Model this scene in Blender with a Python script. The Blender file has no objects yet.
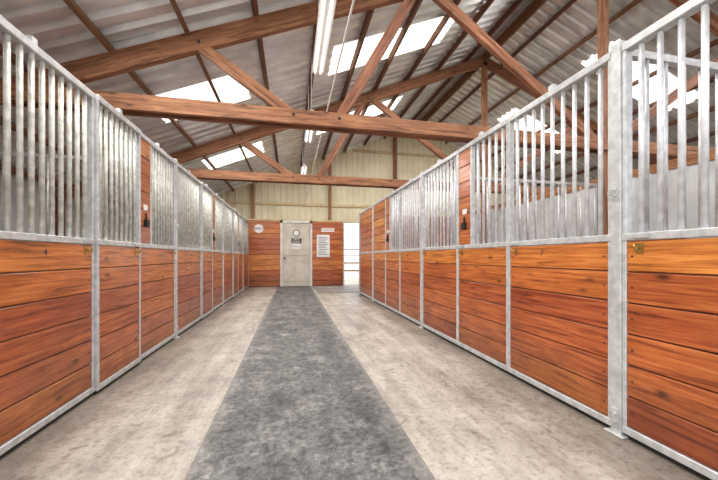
import bpy, bmesh, math, random
from mathutils import Vector, Matrix
random.seed(7)
sc = bpy.context.scene
sc.view_settings.view_transform = 'Standard'
sc.view_settings.look = 'None'
sc.view_settings.exposure = 0.1
COL = sc.collection

# ------------------------------------------------------------ materials
def new_mat(name):
    m = bpy.data.materials.new(name); m.use_nodes = True
    nt = m.node_tree
    return m, nt, nt.nodes, nt.links, nt.nodes['Principled BSDF']

def ramp(N, stops):
    r = N.new('ShaderNodeValToRGB')
    e = r.color_ramp.elements
    e[0].position, e[0].color = stops[0][0], (*stops[0][1], 1)
    e[1].position, e[1].color = stops[-1][0], (*stops[-1][1], 1)
    for p, c in stops[1:-1]:
        k = e.new(p); k.color = (*c, 1)
    return r
def mul(N,L,a,bsock,f=1.0):
    mx=N.new('ShaderNodeMixRGB'); mx.blend_type='MULTIPLY'; mx.inputs[0].default_value=f
    L.new(a,mx.inputs[1]); L.new(bsock,mx.inputs[2]); return mx.outputs[0]
def nz(N,L,vec,scale,detail,rough=.6,dist=0):
    n=N.new('ShaderNodeTexNoise'); n.inputs['Scale'].default_value=scale; n.inputs['Detail'].default_value=detail
    n.inputs['Roughness'].default_value=rough; n.inputs['Distortion'].default_value=dist
    L.new(vec,n.inputs[0]); return n.outputs[0]

def wood_mat(name, dark, mid, light, rough=0.4, coat=0.3, knots=True, vscale=9.0, lowdirt=False, vmin=.46, vvar=.46):
    m, nt, N, L, B = new_mat(name)
    uv = N.new('ShaderNodeUVMap'); uv.uv_map = 'UVMap'
    geo = N.new('ShaderNodeNewGeometry')
    mp = N.new('ShaderNodeMapping'); mp.inputs['Scale'].default_value = (0.8, vscale, 1)
    L.new(uv.outputs[0], mp.inputs[0])
    n1 = nz(N,L,mp.outputs[0],2.4,9,.7,.5)
    r = ramp(N, [(0.34, dark), (0.47, mid), (0.68, light)])
    L.new(n1, r.inputs[0])
    n2 = nz(N,L,uv.outputs[0],1.9,6,.6)
    hs = N.new('ShaderNodeHueSaturation')
    L.new(r.outputs[0], hs.inputs['Color'])
    ma = N.new('ShaderNodeMath'); ma.operation = 'MULTIPLY_ADD'
    ma.inputs[1].default_value = vvar; ma.inputs[2].default_value = vmin
    L.new(geo.outputs['Random Per Island'], ma.inputs[0])
    mb = N.new('ShaderNodeMath'); mb.operation = 'MULTIPLY_ADD'
    mb.inputs[1].default_value = 0.74
    L.new(n2, mb.inputs[0]); L.new(ma.outputs[0], mb.inputs[2])
    L.new(mb.outputs[0], hs.inputs['Value'])
    mh = N.new('ShaderNodeMath'); mh.operation='MULTIPLY_ADD'; mh.inputs[1].default_value=.024; mh.inputs[2].default_value=.488
    L.new(geo.outputs['Random Per Island'], mh.inputs[0]); L.new(mh.outputs[0], hs.inputs['Hue'])
    col = hs.outputs[0]
    if knots:
        mk = N.new('ShaderNodeMapping'); mk.inputs['Scale'].default_value = (1.0, 2.2, 1)
        L.new(uv.outputs[0], mk.inputs[0])
        vo = N.new('ShaderNodeTexVoronoi'); vo.inputs['Scale'].default_value = 3.0
        L.new(mk.outputs[0], vo.inputs[0])
        rk = ramp(N, [(0.06, (1, 1, 1)), (0.10, (.45,.45,.45)), (0.17, (0, 0, 0))])
        L.new(vo.outputs['Distance'], rk.inputs[0])
        mx = N.new('ShaderNodeMixRGB'); mx.inputs[2].default_value = (dark[0]*.4, dark[1]*.35, dark[2]*.3, 1)
        mf = N.new('ShaderNodeMath'); mf.operation = 'MULTIPLY'; mf.inputs[1].default_value = 0.85
        L.new(rk.outputs[0], mf.inputs[0]); L.new(mf.outputs[0], mx.inputs[0])
        L.new(col, mx.inputs[1]); col = mx.outputs[0]
    if lowdirt:
        tc = N.new('ShaderNodeTexCoord'); sp=N.new('ShaderNodeSeparateXYZ'); L.new(tc.outputs['Object'],sp.inputs[0])
        n3 = nz(N,L,tc.outputs['Object'],3.0,6,.65)
        ad = N.new('ShaderNodeMath'); ad.operation='MULTIPLY_ADD'; ad.inputs[1].default_value=-1.1
        L.new(n3,ad.inputs[0]); L.new(sp.outputs['Z'],ad.inputs[2])
        rd = ramp(N,[(.0,(.50,.48,.50)),(.35,(1,1,1))])
        a2 = N.new('ShaderNodeMath'); a2.operation='ADD'; a2.inputs[1].default_value=.42; L.new(ad.outputs[0],a2.inputs[0])
        L.new(a2.outputs[0],rd.inputs[0]); col = mul(N,L,col,rd.outputs[0],.75)
    L.new(col, B.inputs['Base Color'])
    B.inputs['Roughness'].default_value = rough
    B.inputs['Coat Weight'].default_value = coat
    B.inputs['Coat Roughness'].default_value = 0.2
    bp = N.new('ShaderNodeBump'); bp.inputs['Strength'].default_value = 0.2
    bp.inputs['Distance'].default_value = .01
    L.new(n1, bp.inputs['Height']); L.new(bp.outputs[0], B.inputs['Normal'])
    return m

def noise_mat(name, c1, c2, scale=3, rough=0.6, metal=0.0, bump=0.0, stretch=(1,1,1), lo=.35, hi=.65, detail=6):
    m, nt, N, L, B = new_mat(name)
    tc = N.new('ShaderNodeTexCoord')
    mp = N.new('ShaderNodeMapping'); mp.inputs['Scale'].default_value = stretch
    L.new(tc.outputs['Object'], mp.inputs[0])
    n = N.new('ShaderNodeTexNoise'); n.inputs['Scale'].default_value = scale
    n.inputs['Detail'].default_value = detail
    L.new(mp.outputs[0], n.inputs[0])
    r = ramp(N, [(lo, c1), (hi, c2)])
    L.new(n.outputs[0], r.inputs[0]); L.new(r.outputs[0], B.inputs['Base Color'])
    B.inputs['Roughness'].default_value = rough; B.inputs['Metallic'].default_value = metal
    if bump:
        bp = N.new('ShaderNodeBump'); bp.inputs['Strength'].default_value = bump
        bp.inputs['Distance'].default_value = 0.01
        L.new(n.outputs[0], bp.inputs['Height']); L.new(bp.outputs[0], B.inputs['Normal'])
    return m

def emit_mat(name, c, s, base=(.9,.9,.9)):
    m, nt, N, L, B = new_mat(name)
    B.inputs['Base Color'].default_value = (*base, 1)
    B.inputs['Emission Color'].default_value = (*c, 1)
    B.inputs['Emission Strength'].default_value = s
    return m

M_BOARD = wood_mat('varnished_pine', (.12,.027,.007), (.41,.103,.020), (.66,.225,.055), 0.38, 0.4, True, 16, True, .40, .58)
M_BEAM = wood_mat('truss_timber', (.065,.025,.012), (.215,.086,.038), (.39,.185,.092), 0.72, 0.0, True, 11)
M_PURL = wood_mat('purlin_timber', (.06,.027,.013), (.14,.062,.031), (.23,.11,.06), 0.75, 0.0, False, 10)
M_TAN = wood_mat('girt_timber', (.32,.22,.11), (.48,.36,.21), (.60,.47,.29), 0.7, 0.0, False, 10)
M_GALV = noise_mat('galvanised_steel', (.48,.495,.50), (.66,.68,.69), 20, 0.42, 0.3)
M_BARL = noise_mat('galvanised_bar_weathered', (.46,.47,.42), (.72,.72,.67), 18, 0.4, 0.25)
M_BARR = noise_mat('galvanised_bar', (.60,.62,.65), (.80,.82,.85), 18, 0.38, 0.25)
M_ROOF = noise_mat('corrugated_galvanised_roof', (.60,.62,.64), (.86,.88,.89), 2.2, 0.33, 0.45, 0, (1,2,1))
M_WALLM = noise_mat('cream_metal_cladding', (.62,.55,.37), (.76,.70,.51), 1.2, 0.55, 0.0)
M_WALLG = noise_mat('grey_metal_cladding', (.44,.46,.47), (.60,.62,.63), 2.0, 0.55, 0.0)
M_BLACK = noise_mat('black_iron', (.01,.01,.01), (.03,.03,.03), 5, 0.5, 0.3)
M_BRASS = noise_mat('brass', (.35,.22,.06), (.55,.38,.12), 12, 0.35, 0.8)
M_WHITE = noise_mat('white_paint', (.62,.60,.56), (.75,.73,.69), 4, 0.5)
M_DOOR = noise_mat('door_paint', (.50,.46,.39), (.64,.60,.52), 3, 0.5)
M_PAPER = noise_mat('notice_paper', (.75,.75,.75), (.85,.85,.85), 4, 0.6)
M_RED = noise_mat('red_ink', (.5,.03,.02), (.6,.05,.03), 4, 0.6)
M_INK = noise_mat('dark_ink', (.04,.04,.05), (.08,.08,.09), 4, 0.6)
M_DIRT = noise_mat('dirt_ground', (.42,.37,.29), (.60,.54,.44), 1.0, 0.95, 0, .3)
M_SKYL = emit_mat('translucent_skylight', (1, .97, .90), 1.5)
M_TUBE = emit_mat('fluorescent_tube', (1, .98, .95), 1.6)

def concrete():
    m, nt, N, L, B = new_mat('concrete')
    tc = N.new('ShaderNodeTexCoord'); V=tc.outputs['Object']
    n = nz(N,L,V,1.5,12,.76)
    r = ramp(N, [(.34, (.25,.23,.205)), (.46, (.37,.345,.312)), (.57,(.46,.432,.395)), (.70, (.56,.532,.492))])
    L.new(n, r.inputs[0])
    n2 = nz(N,L,V,26,8,.8)
    r2 = ramp(N, [(.37, (.42,.40,.38)), (.50, (1.0,1.0,1.0))]); L.new(n2, r2.inputs[0])
    c = mul(N,L,r.outputs[0],r2.outputs[0],.75)
    mp = N.new('ShaderNodeMapping'); mp.inputs['Scale'].default_value = (4.2, .45, 1)
    L.new(V, mp.inputs[0])
    n3 = nz(N,L,mp.outputs[0],1.3,8,.7)
    r3 = ramp(N, [(.36, (.72,.695,.66)), (.60, (1.12,1.11,1.09))]); L.new(n3, r3.inputs[0])
    c = mul(N,L,c,r3.outputs[0])
    n4 = nz(N,L,V,6.5,7,.65,.8)
    r4 = ramp(N, [(.31, (.45,.41,.36)), (.42, (1,1,1))]); L.new(n4, r4.inputs[0])
    c = mul(N,L,c,r4.outputs[0],.85)
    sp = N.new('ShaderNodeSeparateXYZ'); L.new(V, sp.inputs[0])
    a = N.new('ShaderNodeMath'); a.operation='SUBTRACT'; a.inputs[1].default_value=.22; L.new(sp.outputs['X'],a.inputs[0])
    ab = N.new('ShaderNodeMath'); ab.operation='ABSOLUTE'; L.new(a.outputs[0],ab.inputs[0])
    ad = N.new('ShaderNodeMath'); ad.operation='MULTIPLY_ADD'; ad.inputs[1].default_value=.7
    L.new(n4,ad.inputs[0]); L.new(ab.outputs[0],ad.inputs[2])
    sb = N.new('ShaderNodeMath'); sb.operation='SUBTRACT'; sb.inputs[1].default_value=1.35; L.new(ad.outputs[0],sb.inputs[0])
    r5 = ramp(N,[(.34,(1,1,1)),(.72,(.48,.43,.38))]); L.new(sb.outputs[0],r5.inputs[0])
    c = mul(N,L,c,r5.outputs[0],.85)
    d = N.new('ShaderNodeMath'); d.operation = 'PINGPONG'; d.inputs[1].default_value = 1.525
    L.new(sp.outputs['Y'], d.inputs[0])
    lt = N.new('ShaderNodeMath'); lt.operation = 'LESS_THAN'; lt.inputs[1].default_value = .004
    L.new(d.outputs[0], lt.inputs[0])
    lf = N.new('ShaderNodeMath'); lf.operation='MULTIPLY'; lf.inputs[1].default_value=.5
    L.new(lt.outputs[0], lf.inputs[0])
    m4 = N.new('ShaderNodeMixRGB'); m4.inputs[2].default_value = (.22,.19,.15,1)
    L.new(lf.outputs[0], m4.inputs[0]); L.new(c, m4.inputs[1])
    L.new(m4.outputs[0], B.inputs['Base Color'])
    B.inputs['Roughness'].default_value = .5
    bp = N.new('ShaderNodeBump'); bp.inputs['Strength'].default_value = .2; bp.inputs['Distance'].default_value = .01
    L.new(n2, bp.inputs['Height']); L.new(bp.outputs[0], B.inputs['Normal'])
    return m
M_CONC = concrete()

def rubber():
    m, nt, N, L, B = new_mat('dusty_rubber')
    tc = N.new('ShaderNodeTexCoord'); V=tc.outputs['Object']
    n = nz(N,L,V,3.4,15,.86,.3)
    r = ramp(N, [(.38, (.035,.037,.041)), (.48, (.085,.087,.09)), (.56,(.145,.145,.145)), (.68, (.31,.30,.285))])
    L.new(n, r.inputs[0])
    n2 = nz(N,L,V,24,8,.82)
    r2 = ramp(N, [(.40, (.42,.42,.42)), (.56, (1.5,1.5,1.5))]); L.new(n2, r2.inputs[0])
    c = mul(N,L,r.outputs[0],r2.outputs[0],.9)
    mp = N.new('ShaderNodeMapping'); mp.inputs['Scale'].default_value = (3.5, .6, 1); L.new(V, mp.inputs[0])
    n6 = nz(N,L,mp.outputs[0],1.5,8,.7)
    r6 = ramp(N, [(.36, (.72,.72,.73)), (.62, (1.3,1.29,1.25))]); L.new(n6, r6.inputs[0])
    c = mul(N,L,c,r6.outputs[0])
    sp = N.new('ShaderNodeSeparateXYZ'); L.new(V, sp.inputs[0])
    a = N.new('ShaderNodeMath'); a.operation='SUBTRACT'; a.inputs[1].default_value=.0875; L.new(sp.outputs['X'],a.inputs[0])
    ab = N.new('ShaderNodeMath'); ab.operation='ABSOLUTE'; L.new(a.outputs[0],ab.inputs[0])
    n5 = nz(N,L,V,9,8,.75)
    ad = N.new('ShaderNodeMath'); ad.operation='MULTIPLY_ADD'; ad.inputs[1].default_value=.34; L.new(n5,ad.inputs[0]); L.new(ab.outputs[0],ad.inputs[2])
    re = ramp(N,[(.69,(0,0,0)),(.81,(1,1,1))]); L.new(ad.outputs[0],re.inputs[0])
    mx = N.new('ShaderNodeMixRGB'); mx.inputs[2].default_value=(.32,.30,.27,1)
    mf = N.new('ShaderNodeMath'); mf.operation='MULTIPLY'; mf.inputs[1].default_value=.55; L.new(re.outputs[0],mf.inputs[0])
    L.new(mf.outputs[0],mx.inputs[0]); L.new(c,mx.inputs[1])
    L.new(mx.outputs[0], B.inputs['Base Color'])
    B.inputs['Roughness'].default_value = .6
    bp = N.new('ShaderNodeBump'); bp.inputs['Strength'].default_value = .3; bp.inputs['Distance'].default_value = .01
    L.new(n2, bp.inputs['Height']); L.new(bp.outputs[0], B.inputs['Normal'])
    return m
M_RUB = rubber()

# ------------------------------------------------------------ mesh builder
class MB:
    def __init__(s):
        s.bm = bmesh.new(); s.uv = s.bm.loops.layers.uv.new('UVMap'); s.mats = []
    def mi(s, m):
        if m not in s.mats: s.mats.append(m)
        return s.mats.index(m)
    def obox(s, c, ax, half, mat):
        c = Vector(c); k = s.mi(mat)
        ax = [Vector(a).normalized() for a in ax]
        ro, rv = random.random()*40, random.random()*40
        V = {}
        for i in (-1,1):
            for j in (-1,1):
                for l in (-1,1):
                    p = c + ax[0]*half[0]*i + ax[1]*half[1]*j + ax[2]*half[2]*l
                    V[(i,j,l)] = (s.bm.verts.new(p), (half[0]*i+ro, half[1]*j+half[2]*l+rv))
        F = [[(-1,-1,-1),(-1,-1,1),(-1,1,1),(-1,1,-1)], [(1,-1,-1),(1,1,-1),(1,1,1),(1,-1,1)],
             [(-1,-1,-1),(1,-1,-1),(1,-1,1),(-1,-1,1)], [(-1,1,-1),(-1,1,1),(1,1,1),(1,1,-1)],
             [(-1,-1,-1),(-1,1,-1),(1,1,-1),(1,-1,-1)], [(-1,-1,1),(1,-1,1),(1,1,1),(-1,1,1)]]
        for f in F:
            fc = s.bm.faces.new([V[q][0] for q in f]); fc.material_index = k
            for lp, q in zip(fc.loops, f): lp[s.uv].uv = V[q][1]
    def box(s, x0,x1,y0,y1,z0,z1, mat, grain='y'):
        c = ((x0+x1)/2,(y0+y1)/2,(z0+z1)/2)
        h = (abs(x1-x0)/2, abs(y1-y0)/2, abs(z1-z0)/2)
        X,Y,Z = (1,0,0),(0,1,0),(0,0,1)
        if grain == 'x': s.obox(c,(X,Y,Z),h,mat)
        elif grain == 'y': s.obox(c,(Y,Z,X),(h[1],h[2],h[0]),mat)
        else: s.obox(c,(Z,X,Y),(h[2],h[0],h[1]),mat)
    def beam_xz(s, p, q, y, depth, thick, mat):
        a = Vector((p[0],y,p[1])); b = Vector((q[0],y,q[1])); d = b-a
        n = Vector((-d.z,0,d.x)).normalized()
        s.obox((a+b)/2, (d,n,(0,1,0)), (d.length/2, depth/2, thick/2), mat)
    def cyl(s, p, q, r, mat, n=8):
        a,b = Vector(p),Vector(q); d=(b-a).normalized()
        u = d.orthogonal().normalized(); w = d.cross(u); k=s.mi(mat)
        A=[];Bv=[]
        for i in range(n):
            t=2*math.pi*i/n; o=(u*math.cos(t)+w*math.sin(t))*r
            A.append(s.bm.verts.new(a+o)); Bv.append(s.bm.verts.new(b+o))
        for i in range(n):
            j=(i+1)%n
            f=s.bm.faces.new((A[i],A[j],Bv[j],Bv[i])); f.material_index=k; f.smooth=True
        f=s.bm.faces.new(A[::-1]); f.material_index=k
        f=s.bm.faces.new(Bv); f.material_index=k
    def quad(s, pts, mat):
        f = s.bm.faces.new([s.bm.verts.new(p) for p in pts]); f.material_index = s.mi(mat)
        for lp,p in zip(f.loops, pts): lp[s.uv].uv=(p[0]+p[1], p[2])
    def finish(s, name, parent=None, bevel=0):
        me = bpy.data.meshes.new(name); s.bm.to_mesh(me); s.bm.free()
        for m in s.mats: me.materials.append(m)
        o = bpy.data.objects.new(name, me); COL.objects.link(o)
        if parent: o.parent = parent
        if bevel:
            b = o.modifiers.new('bevel','BEVEL'); b.width=bevel; b.segments=1; b.limit_method='ANGLE'
        return o
def empty(name, loc=(0,0,0)):
    o = bpy.data.objects.new(name, None); COL.objects.link(o); o.empty_display_size=.2
    return o
def text(name, s, loc, rot, size, mat, parent):
    c = bpy.data.curves.new(name,'FONT'); c.body=s; c.size=size; c.align_x='CENTER'; c.align_y='CENTER'
    c.extrude=.001; c.materials.append(mat)
    o = bpy.data.objects.new(name,c); COL.objects.link(o); o.location=loc; o.rotation_euler=rot; o.parent=parent
    return o

# ------------------------------------------------------------ dimensions
XL, XR = -1.56, 2.0
WL, WR = -4.7, 14.7
RIDGE = 5.0; P = .41
YF, YB = -2.6, 12.4
def roof(x): return 4.47 + P*x if x <= RIDGE else 4.47 + P*RIDGE - P*(x-RIDGE)
def raft(x): return 4.24 + P*x if x <= RIDGE else 4.24 + P*RIDGE - P*(x-RIDGE)
TOP, MID = 2.40, 1.22

# ------------------------------------------------------------ floor, ground
b=MB(); b.box(WL-.2, WR+.2, YF, YB+.15, -.15, 0, M_CONC); b.finish('floor')
b=MB(); b.box(-60,60,-40,80,-.4,-.16, M_DIRT); b.finish('ground')
b=MB()
y=YF+.05
while y < 9.35:
    y2=min(y+3.6,9.4)
    b.box(-.515,.69,y,y2-.008,0.0,.014,M_RUB); y=y2
b.finish('rubber_aisle_mat', bevel=.004)
b=MB(); b.box(-.50,.68,9.42,12.1,0.0,.013,M_RUB); b.finish('rubber_aisle_mat', bevel=.004)
b=MB(); b.box(.78,2.6,9.7,11.2,0.0,.013,M_RUB); b.finish('rubber_aisle_mat', bevel=.004)

# ------------------------------------------------------------ ceiling with skylights
SKX = [(-2.25,-.78),(.72,3.15),(6.85,9.28)]
SKY = [(-.81,0.0),(2.41,3.22),(5.63,6.44),(8.85,9.66)]  # nearer rows are out of view, added at the same spacing for light
period=.23
RH=.055
def prof(y):
    t=(y/period)%1.0
    if t<.50: return 0
    if t<.66: return (t-.50)/.16*RH
    if t<.84: return RH
    return (1-t)/.16*RH
ys=set()
i0=int(YF/period)-1; i1=int((YB+.4)/period)+1
for i in range(i0,i1+1):
    for t in (0,.50,.66,.84): ys.add(round((i+t)*period,4))
ys=sorted(ys)
SKYs=[(round(a/period)*period, round(c/period)*period) for a,c in SKY]
xs=sorted(set([WL-.45,RIDGE,WR+.45]+[v for a in SKX for v in a]))
def in_sky(x,y):
    for i,(a,c) in enumerate(SKX):
        for j,(d,e) in enumerate(SKYs):
            if a<x<c and d<y<e: return i*10+j+1
    return 0
rb=MB(); sky={}
for xa,xb in zip(xs[:-1],xs[1:]):
    for ya,yb in zip(ys[:-1],ys[1:]):
        k=in_sky((xa+xb)/2,(ya+yb)/2)
        t = rb if not k else sky.setdefault(k,MB())
        pa,pb=prof(ya+1e-5),prof(yb+1e-5)
        t.quad([(xa,ya,roof(xa)+pa),(xb,ya,roof(xb)+pa),(xb,yb,roof(xb)+pb),(xa,yb,roof(xa)+pb)],
               M_SKYL if k else M_ROOF)
rb.finish('ceiling')
for n,k in enumerate(sorted(sky)): sky[k].finish('window_%d'%(n+1))

# purlins
b=MB()
sx=.82
for side in (0,1):
    x=WL+.15
    while x<RIDGE-.05:
        X = x if side==0 else 2*RIDGE-x
        zt=roof(X); n=Vector((-P if side==0 else P,0,1)).normalized()
        c=Vector((X,(YF+YB)/2,zt-.058))
        d=(1,0,P if side==0 else -P)
        b.obox(c,((0,1,0),n,d),((YB-YF)/2,.048,.026),M_PURL)
        x+=sx
b.box(RIDGE-.03,RIDGE+.03,YF,YB,roof(RIDGE)-.26,roof(RIDGE)-.03,M_PURL)
b.finish('roof_purlins')

# trusses
def truss(y):
    e=empty('roof_truss')
    b=MB()
    b.beam_xz((WL+.02,raft(WL+.02)),(RIDGE,raft(RIDGE)),y,.23,.09,M_BEAM)
    b.beam_xz((RIDGE,raft(RIDGE)),(WR-.02,raft(WR-.02)),y,.23,.09,M_BEAM)
    b.finish('rafters',e,.006)
    b=MB()
    b.beam_xz((-3.3,2.92),(13.3,2.92),y-.0725,.19,.05,M_BEAM)
    b.beam_xz((-3.3,2.92),(13.3,2.92),y+.0725,.19,.05,M_BEAM)
    b.finish('bottom_chord',e,.006)
    b=MB()
    for m in (0,1):
        f=(lambda x:x) if m==0 else (lambda x:2*RIDGE-x)
        for p,q in (((-1.15,raft(-1.15)-.02),(.02,2.95)),((.62,2.95),(1.75,raft(1.75)-.02)),((1.9,raft(1.9)-.02),(4.85,2.97))):
            b.beam_xz((f(p[0]),p[1]),(f(q[0]),q[1]),y,.14,.085,M_BEAM)
    b.finish('webs',e,.006)
    b=MB()
    b.box(RIDGE-.07,RIDGE+.07,y-.045,y+.045,0,raft(RIDGE)-.05,M_BEAM,'z')
    for X in (WL+.09,WR-.09):
        b.box(X-.07,X+.07,y-.045,y+.045,0,raft(X)-.05,M_BEAM,'z')
    b.finish('columns',e,.006)
    b=MB()
    for X in (-1.12,1.82):
        b.cyl((X,y-.06,raft(X)-.03),(X,y+.06,raft(X)-.03),.018,M_BLACK)
    for X in (.02,.62,4.85):
        b.cyl((X,y-.11,2.94),(X,y+.11,2.94),.018,M_BLACK)
    b.finish('bolts',e)
for y in (1.0,4.3,7.6,-2.3): truss(y)

# ------------------------------------------------------------ outer walls
def clad(name, fixed, a0,a1, zfun, mat, along, zlow=lambda a:0, sgn=1):
    b=MB(); pts=[]
    n=int((a1-a0)/period)+1
    for i in range(n):
        for t,d in ((0,0),(.58,0),(.68,.028),(.90,.028)):
            a=a0+(i+t)*period
            if a<a1: pts.append((a,d*sgn))
    pts.append((a1,0))
    for (a,d),(c,e) in zip(pts[:-1],pts[1:]):
        zl=zlow((a+c)/2)
        za,zc=zfun(a),zfun(c)
        if min(za,zc)<=zl: continue
        if along=='x': q=[(a,fixed+d,zl),(c,fixed+e,zl),(c,fixed+e,zc),(a,fixed+d,za)]
        else: q=[(fixed+d,a,zl),(fixed+e,c,zl),(fixed+e,c,zc),(fixed+d,a,za)]
        b.quad(q,mat)
    return b.finish(name)
clad('wall_back',YB,WL,WR,roof,M_WALLM,'x',lambda a: 2.42 if 2.0<a<3.4 else 0,-1)
clad('wall_left',WL,YF,YB,lambda a:roof(WL),M_WALLG,'y')
clad('wall_right',WR,YF,YB,lambda a:roof(WR),M_WALLM,'y',sgn=-1)
b=MB()
for z in (3.1,4.2,5.3):
    xa=max(WL,(z+.1-4.47)/P); xb=2*RIDGE-xa
    b.box(xa+.1,xb-.1,YB-.075,YB-.035,z-.045,z+.045,M_TAN,'x')
for X in (-1.42,1.44,4.07,7.0,10.0):
    b.box(X-.06,X+.06,YB-.155,YB-.075,0 if X>2 else 2.5,roof(X)-.12,M_BEAM,'z')
b.finish('trim_1')

YW=YB-.2
b=MB()
DX0,DX1=-.42,.76; DH=2.47
z=0.02
while z<2.42:
    z2=min(z+.195,2.44)
    b.box(XL,DX0-.0,YW,YW+.035,z,z2-.010,M_BOARD,'x')
    b.box(DX1,1.97,YW,YW+.035,z,z2-.010,M_BOARD,'x')
    z=z2
b.box(XL,1.97,YW-.01,YW+.1,2.44,2.5,M_TAN,'x')
b.box(1.94,1.99,YW-.02,YB-.04,0,2.5,M_GALV,'z')
b.finish('wall_tack_room',bevel=.004)
e=empty('door_1')
b=MB()
b.box(DX0,DX0+.09,YW-.03,YW+.04,0,DH,M_WHITE,'z'); b.box(DX1-.09,DX1,YW-.03,YW+.04,0,DH,M_WHITE,'z')
b.box(DX0,DX1,YW-.03,YW+.04,DH-.1,DH,M_WHITE,'x'); b.finish('frame',e,.005)
b=MB()
b.box(DX0+.095,DX1-.095,YW-.0,YW+.035,.01,DH-.105,M_DOOR,'z')
b.box(DX0+.2,DX1-.2,YW-.012,YW,.18,1.0,M_DOOR,'z'); b.box(DX0+.2,DX1-.2,YW-.012,YW,1.15,2.2,M_DOOR,'z')
b.cyl((DX0+.16,YW-.08,1.07),(DX0+.16,YW,1.07),.03,M_BLACK,12)
b.finish('leaf',e,.006)
b=MB()
b.cyl((.17,YW-.022,2.0),(.17,YW-.012,2.0),.13,M_INK,20)
b.cyl((.17,YW-.026,2.0),(.17,YW-.022,2.0),.10,M_PAPER,20)
b.box(-.02,.36,YW-.022,YW-.012,1.62,1.80,M_INK,'x'); b.box(.02,.32,YW-.022,YW-.012,1.40,1.58,M_PAPER,'x')
b.finish('notices',e)
text('lettering','TACK\nROOM',(.17,YW-.024,1.71),(math.pi/2,0,0),.09,M_PAPER,e)
text('lettering_red','PRIVATE',(.17,YW-.024,1.49),(math.pi/2,0,0),.07,M_INK,e)
e=empty('oval_sign'); b=MB()
b.cyl((-1.18,YW-.02,2.14),(-1.18,YW-.002,2.14),.16,M_PAPER,24); o=b.finish('panel',e)
text('lettering','BARN',(-1.18,YW-.022,2.14),(math.pi/2,0,0),.11,M_INK,e)
e=empty('notice_board'); b=MB()
b.box(.93,1.42,YW-.03,YW-.002,1.1,1.95,M_PAPER,'x'); b.finish('sheet',e)
b=MB()
for i in range(11):
    b.box(.99,1.36-(i%3)*.05,YW-.033,YW-.03,1.18+i*.066,1.20+i*.066,M_INK,'x')
b.finish('lines',e)
e=empty('warning_sign'); b=MB()
b.box(1.10,1.60,YW-.02,YW-.002,2.06,2.2,M_PAPER,'x'); b.finish('panel',e)
text('lettering','NO SMOKING',(1.35,YW-.024,2.13),(math.pi/2,0,0),.075,M_RED,e)

# ------------------------------------------------------------ horse stalls
def boards(b,X,s,y0,y1,z0,z1,n,mat=M_BOARD):
    h=(z1-z0)/n
    for i in range(n):
        b.box(X-.019,X+.019,y0,y1,z0+i*h+.0045,z0+(i+1)*h-.0045,mat,'y')
        if i: b.box(X-.008,X+.008,y0,y1,z0+i*h-.006,z0+i*h+.006,M_PURL,'y')
def bars(b,X,y0,y1,z0,z1,mat,pitch=.098,r=.0145):
    n=max(1,round((y1-y0)/pitch)-1)
    for i in range(n):
        y=y0+(y1-y0)*(i+1)/(n+1)
        b.cyl((X,y,z0),(X,y,z1),r,mat,10)

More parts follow.
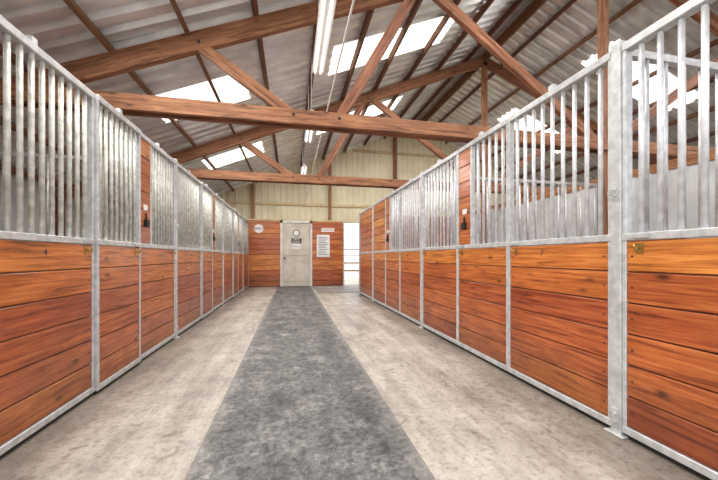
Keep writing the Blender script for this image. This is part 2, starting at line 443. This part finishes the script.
def stall(X, s, segs, barmat, number, depth, lastpost=None, pitch=.098, r=.0145):
    e=empty('horse_stall')
    fr=MB(); wd=MB(); br=MB(); hw=MB()
    y0=segs[0][0]; y1=segs[-1][1]
    def post(y):
        fr.box(X-.034,X+.034,y-.032,y+.032,0,TOP+.03,M_GALV,'z')
        fr.box(X-.055,X+.055,y-.06,y+.06,0,.012,M_GALV)
        hw.box(X+s*.034,X+s*.039,y-.026,y+.026,.05,.16,M_GALV)
        for zz in (.08,.13): hw.cyl((X+s*.037,y,zz),(X+s*.05,y,zz),.009,M_GALV,6)
        zc=1.52
        hw.cyl((X+s*.034,y,zc),(X+s*.06,y,zc),.008,M_GALV,6)
        for i in range(10):
            a0=2*math.pi*i/10; a1=2*math.pi*(i+1)/10; R=.028
            hw.cyl((X+s*.058,y+R*math.sin(a0),zc-R+R*math.cos(a0)),(X+s*.058,y+R*math.sin(a1),zc-R+R*math.cos(a1)),.004,M_GALV,5)
    post(y0)
    if lastpost: post(lastpost)
    for i,(a,c,kind) in enumerate(segs):
        xo = X + (s*.02 if kind=='door' else 0)
        w=.013
        aa=a+(.032 if i==0 else .002)
        cc=c-(.032 if i==len(segs)-1 else .002)
        for yy in (aa+w,cc-w):
            fr.box(xo-.026,xo+.026,yy-w,yy+w,.05,TOP,M_GALV,'z')
        fr.box(xo-.028,xo+.028,aa,cc,.03,.075,M_GALV)
        fr.box(xo-.03,xo+.03,aa,cc,MID-.022,MID+.022,M_GALV)
        fr.box(xo-.032,xo+.032,aa,cc,TOP-.05,TOP,M_GALV)
        fr.box(xo-.012,xo+.012,aa,cc,.0,.03,M_BLACK)
        ya,yc=aa+2*w,cc-2*w
        boards(wd,xo,s,ya,yc,.075,MID-.022,6)
        zb0,zb1=MID+.022,TOP-.05
        if kind in('panel','door'):
            bars(br,xo,ya-.03,yc+.03,zb0,zb1,barmat,pitch,r)
        elif kind=='wood':
            boards(wd,xo,s,ya,yc,zb0,zb1,6)
        elif kind in('feed_far','feed_near'):
            fw=.27
            if kind=='feed_far': f0,f1,g0,g1=yc-fw,yc,ya-.03,yc-fw
            else: f0,f1,g0,g1=ya,ya+fw,ya+fw,yc+.03
            boards(wd,xo,s,f0,f1,zb0,zb1,6)
            yy = f0 if kind=='feed_far' else f1
            fr.box(xo-.025,xo+.025,yy-.013,yy+.013,zb0,zb1,M_GALV,'z')
            bars(br,xo,g0,g1,zb0,zb1,barmat,pitch,r)
            ym=(f0+f1)/2
            hw.box(xo+s*.019,xo+s*.05,ym-.035,ym+.035,1.43,1.50,M_BLACK)
            hw.cyl((xo+s*.03,ym,1.50),(xo+s*.03,ym,1.57),.009,M_BLACK)
            hw.box(xo+s*.019,xo+s*.024,ym-.045,ym+.045,1.60,1.66,M_PAPER)
        if kind!='wood':
            yl=cc-.10
            hw.box(xo+s*.03,xo+s*.040,yl-.06,yl+.05,MID-.010,MID+.010,M_GALV)
            hw.box(xo+s*.019,xo+s*.025,yl-.018,yl+.018,MID-.10,MID-.04,M_BRASS)
            hw.cyl((xo+s*.025,yl,MID-.065),(xo+s*.06,yl,MID-.075),.006,M_BRASS)
            hw.cyl((xo+s*.06,yl,MID-.075),(xo+s*.062,yl,MID-.045),.006,M_BRASS)
            for k in range(6):
                zz=.075+(MID-.097)*(k+.5)/6
                for yy in (ya+.03,yc-.03):
                    hw.cyl((xo+s*.019,yy,zz),(xo+s*.0215,yy,zz),.006,M_BLACK,6)
        ym=(aa+cc)/2
        hw.box(xo-.018,xo+.018,ym-.022,ym+.022,TOP,TOP+.045,M_GALV)
    fr.finish('frame',e,.004); wd.finish('boards',e,.003); br.finish('bars',e); hw.finish('hardware',e)
    rz = math.pi/2 if s>0 else -math.pi/2
    if number:
        text('number',number,(X+s*.021,(segs[0][0]+segs[0][1])/2+.1,MID-.09),(math.pi/2,0,rz),.06,M_INK,e)
    pt=MB()
    xa=X-s*.06; xb=X-s*depth
    lo,hi=min(xa,xb),max(xa,xb)
    yy=y0
    h=(MID-.05)/6
    for i in range(6):
        pt.box(lo,hi,yy-.02,yy+.02,.05+i*h+.003,.05+(i+1)*h-.003,M_BOARD,'x')
    for z in (MID,TOP-.05):
        pt.box(lo,hi,yy-.022,yy+.022,z,z+.045,M_GALV,'x')
    n=int((hi-lo)/.15)
    for i in range(1,n):
        xx=lo+(hi-lo)*i/n
        pt.cyl((xx,yy,MID+.045),(xx,yy,TOP-.05),.0135,barmat,6)
    pt.box(lo,hi,yy-.01,yy+.01,0,.05,M_BLACK,'x')
    pt.finish('partition',e)
    return e

nums=['3','4','5','6']
for k in range(4):
    y=-1.35+3.05*k
    stall(XL,1,[(y,y+1.22,'panel'),(y+1.22,y+1.97,'door'),(y+1.97,y+3.05,'feed_near')],M_BARL,nums[k],3.0,pitch=.086,r=.0155)
stall(XL,1,[(10.85,12.15,'panel')],M_BARL,'',3.0,pitch=.086,r=.0155)
for y,nn in ((-1.44,'6'),(1.61,'7')):
    stall(XR,-1,[(y,y+1.02,'panel'),(y+1.02,y+1.95,'feed_far'),(y+1.95,y+3.05,'panel')],M_BARR,nn,3.55)
stall(XR,-1,[(4.66,5.68,'panel'),(5.68,6.61,'feed_far'),(6.61,7.71,'wood')],M_BARR,'8',3.55)
stall(XR,-1,[(7.71,9.30,'wood')],M_BARR,'',3.55,lastpost=9.33)
b=MB()
for i in range(12):
    b.box(XR+.06,5.56,9.36,9.4,.02+i*.197,.02+(i+1)*.197-.004,M_BOARD,'x')
b.finish('wall_stall_end')
clad('wall_stall_rear',5.6,-1.44,9.36,lambda a:2.42,M_WALLG,'y',sgn=-1)
b=MB(); b.box(5.58,5.66,-1.44,9.36,2.42,2.56,M_BEAM,'y'); b.box(5.62,5.66,-1.44,9.36,0,.2,M_BEAM,'y')
b.finish('trim_2')

# ------------------------------------------------------------ fluorescent fixtures
for y0 in (2.75,5.2,8.3):
    e=empty('fluorescent_light')
    b=MB(); x=.32; z=3.42; y1=y0+1.3
    b.box(x-.035,x+.035,y0,y1,z,z+.06,M_WHITE)
    b.quad([(x-.035,y0,z+.02),(x-.075,y0,z-.01),(x-.075,y1,z-.01),(x-.035,y1,z+.02)],M_WHITE)
    b.quad([(x+.035,y0,z+.02),(x+.075,y0,z-.01),(x+.075,y1,z-.01),(x+.035,y1,z+.02)],M_WHITE)
    b.finish('housing',e)
    b=MB()
    for dx in(-.035,.035): b.cyl((x+dx,y0+.03,z-.012),(x+dx,y1-.03,z-.012),.013,M_TUBE,10)
    b.finish('tubes',e)
    b=MB()
    for yy in (y0+.15,y1-.15):
        b.cyl((x,yy,z+.06),(x,yy,roof(x)-.005),.005,M_GALV,6)
    b.finish('hangers',e)
b=MB(); b.cyl((.46,-2,3.045),(.46,12.2,3.045),.009,M_WHITE,6); b.finish('electrical_conduit')

# ------------------------------------------------------------ outside
e=empty('pipe_fence'); b=MB()
for i in range(6):
    x=-1+i*2.4
    b.cyl((x,16,-.17),(x,16,1.5),.04,M_BEAM)
for z in (.4,.8,1.2,1.5): b.cyl((-1,16,z),(11,16,z),.035,M_BEAM)
b.finish('rails',e)

# ------------------------------------------------------------ lights
w=bpy.data.worlds.new('World'); sc.world=w; w.use_nodes=True
N=w.node_tree.nodes; L=w.node_tree.links
bg=N['Background']; bg.inputs[0].default_value=(.90,.94,1,1); bg.inputs[1].default_value=2.4
def area(name,loc,rot,sx,sy,pw,col=(1,.97,.93)):
    l=bpy.data.lights.new(name,'AREA'); l.shape='RECTANGLE'; l.size=sx; l.size_y=sy; l.energy=pw; l.color=col
    o=bpy.data.objects.new(name,l); COL.objects.link(o); o.location=loc; o.rotation_euler=rot; return o
for j,(d,f) in enumerate(SKYs):
    for i,(a,c) in enumerate(SKX):
        xm=(a+c)/2
        sl=math.atan(P)*(-1 if xm<RIDGE else 1)
        area('skylight_daylight',(xm,(d+f)/2,roof(xm)-.14),(0,sl,0),c-a,f-d,88)

# ------------------------------------------------------------ camera
cd=bpy.data.cameras.new('camera'); cam=bpy.data.objects.new('camera',cd); COL.objects.link(cam)
cam.location=(0,0,1.1); cam.rotation_euler=(math.pi/2,0,-math.radians(11.9))
cd.lens=16; cd.sensor_width=36; cd.shift_y=17/718; cd.clip_start=.05
sc.camera=cam
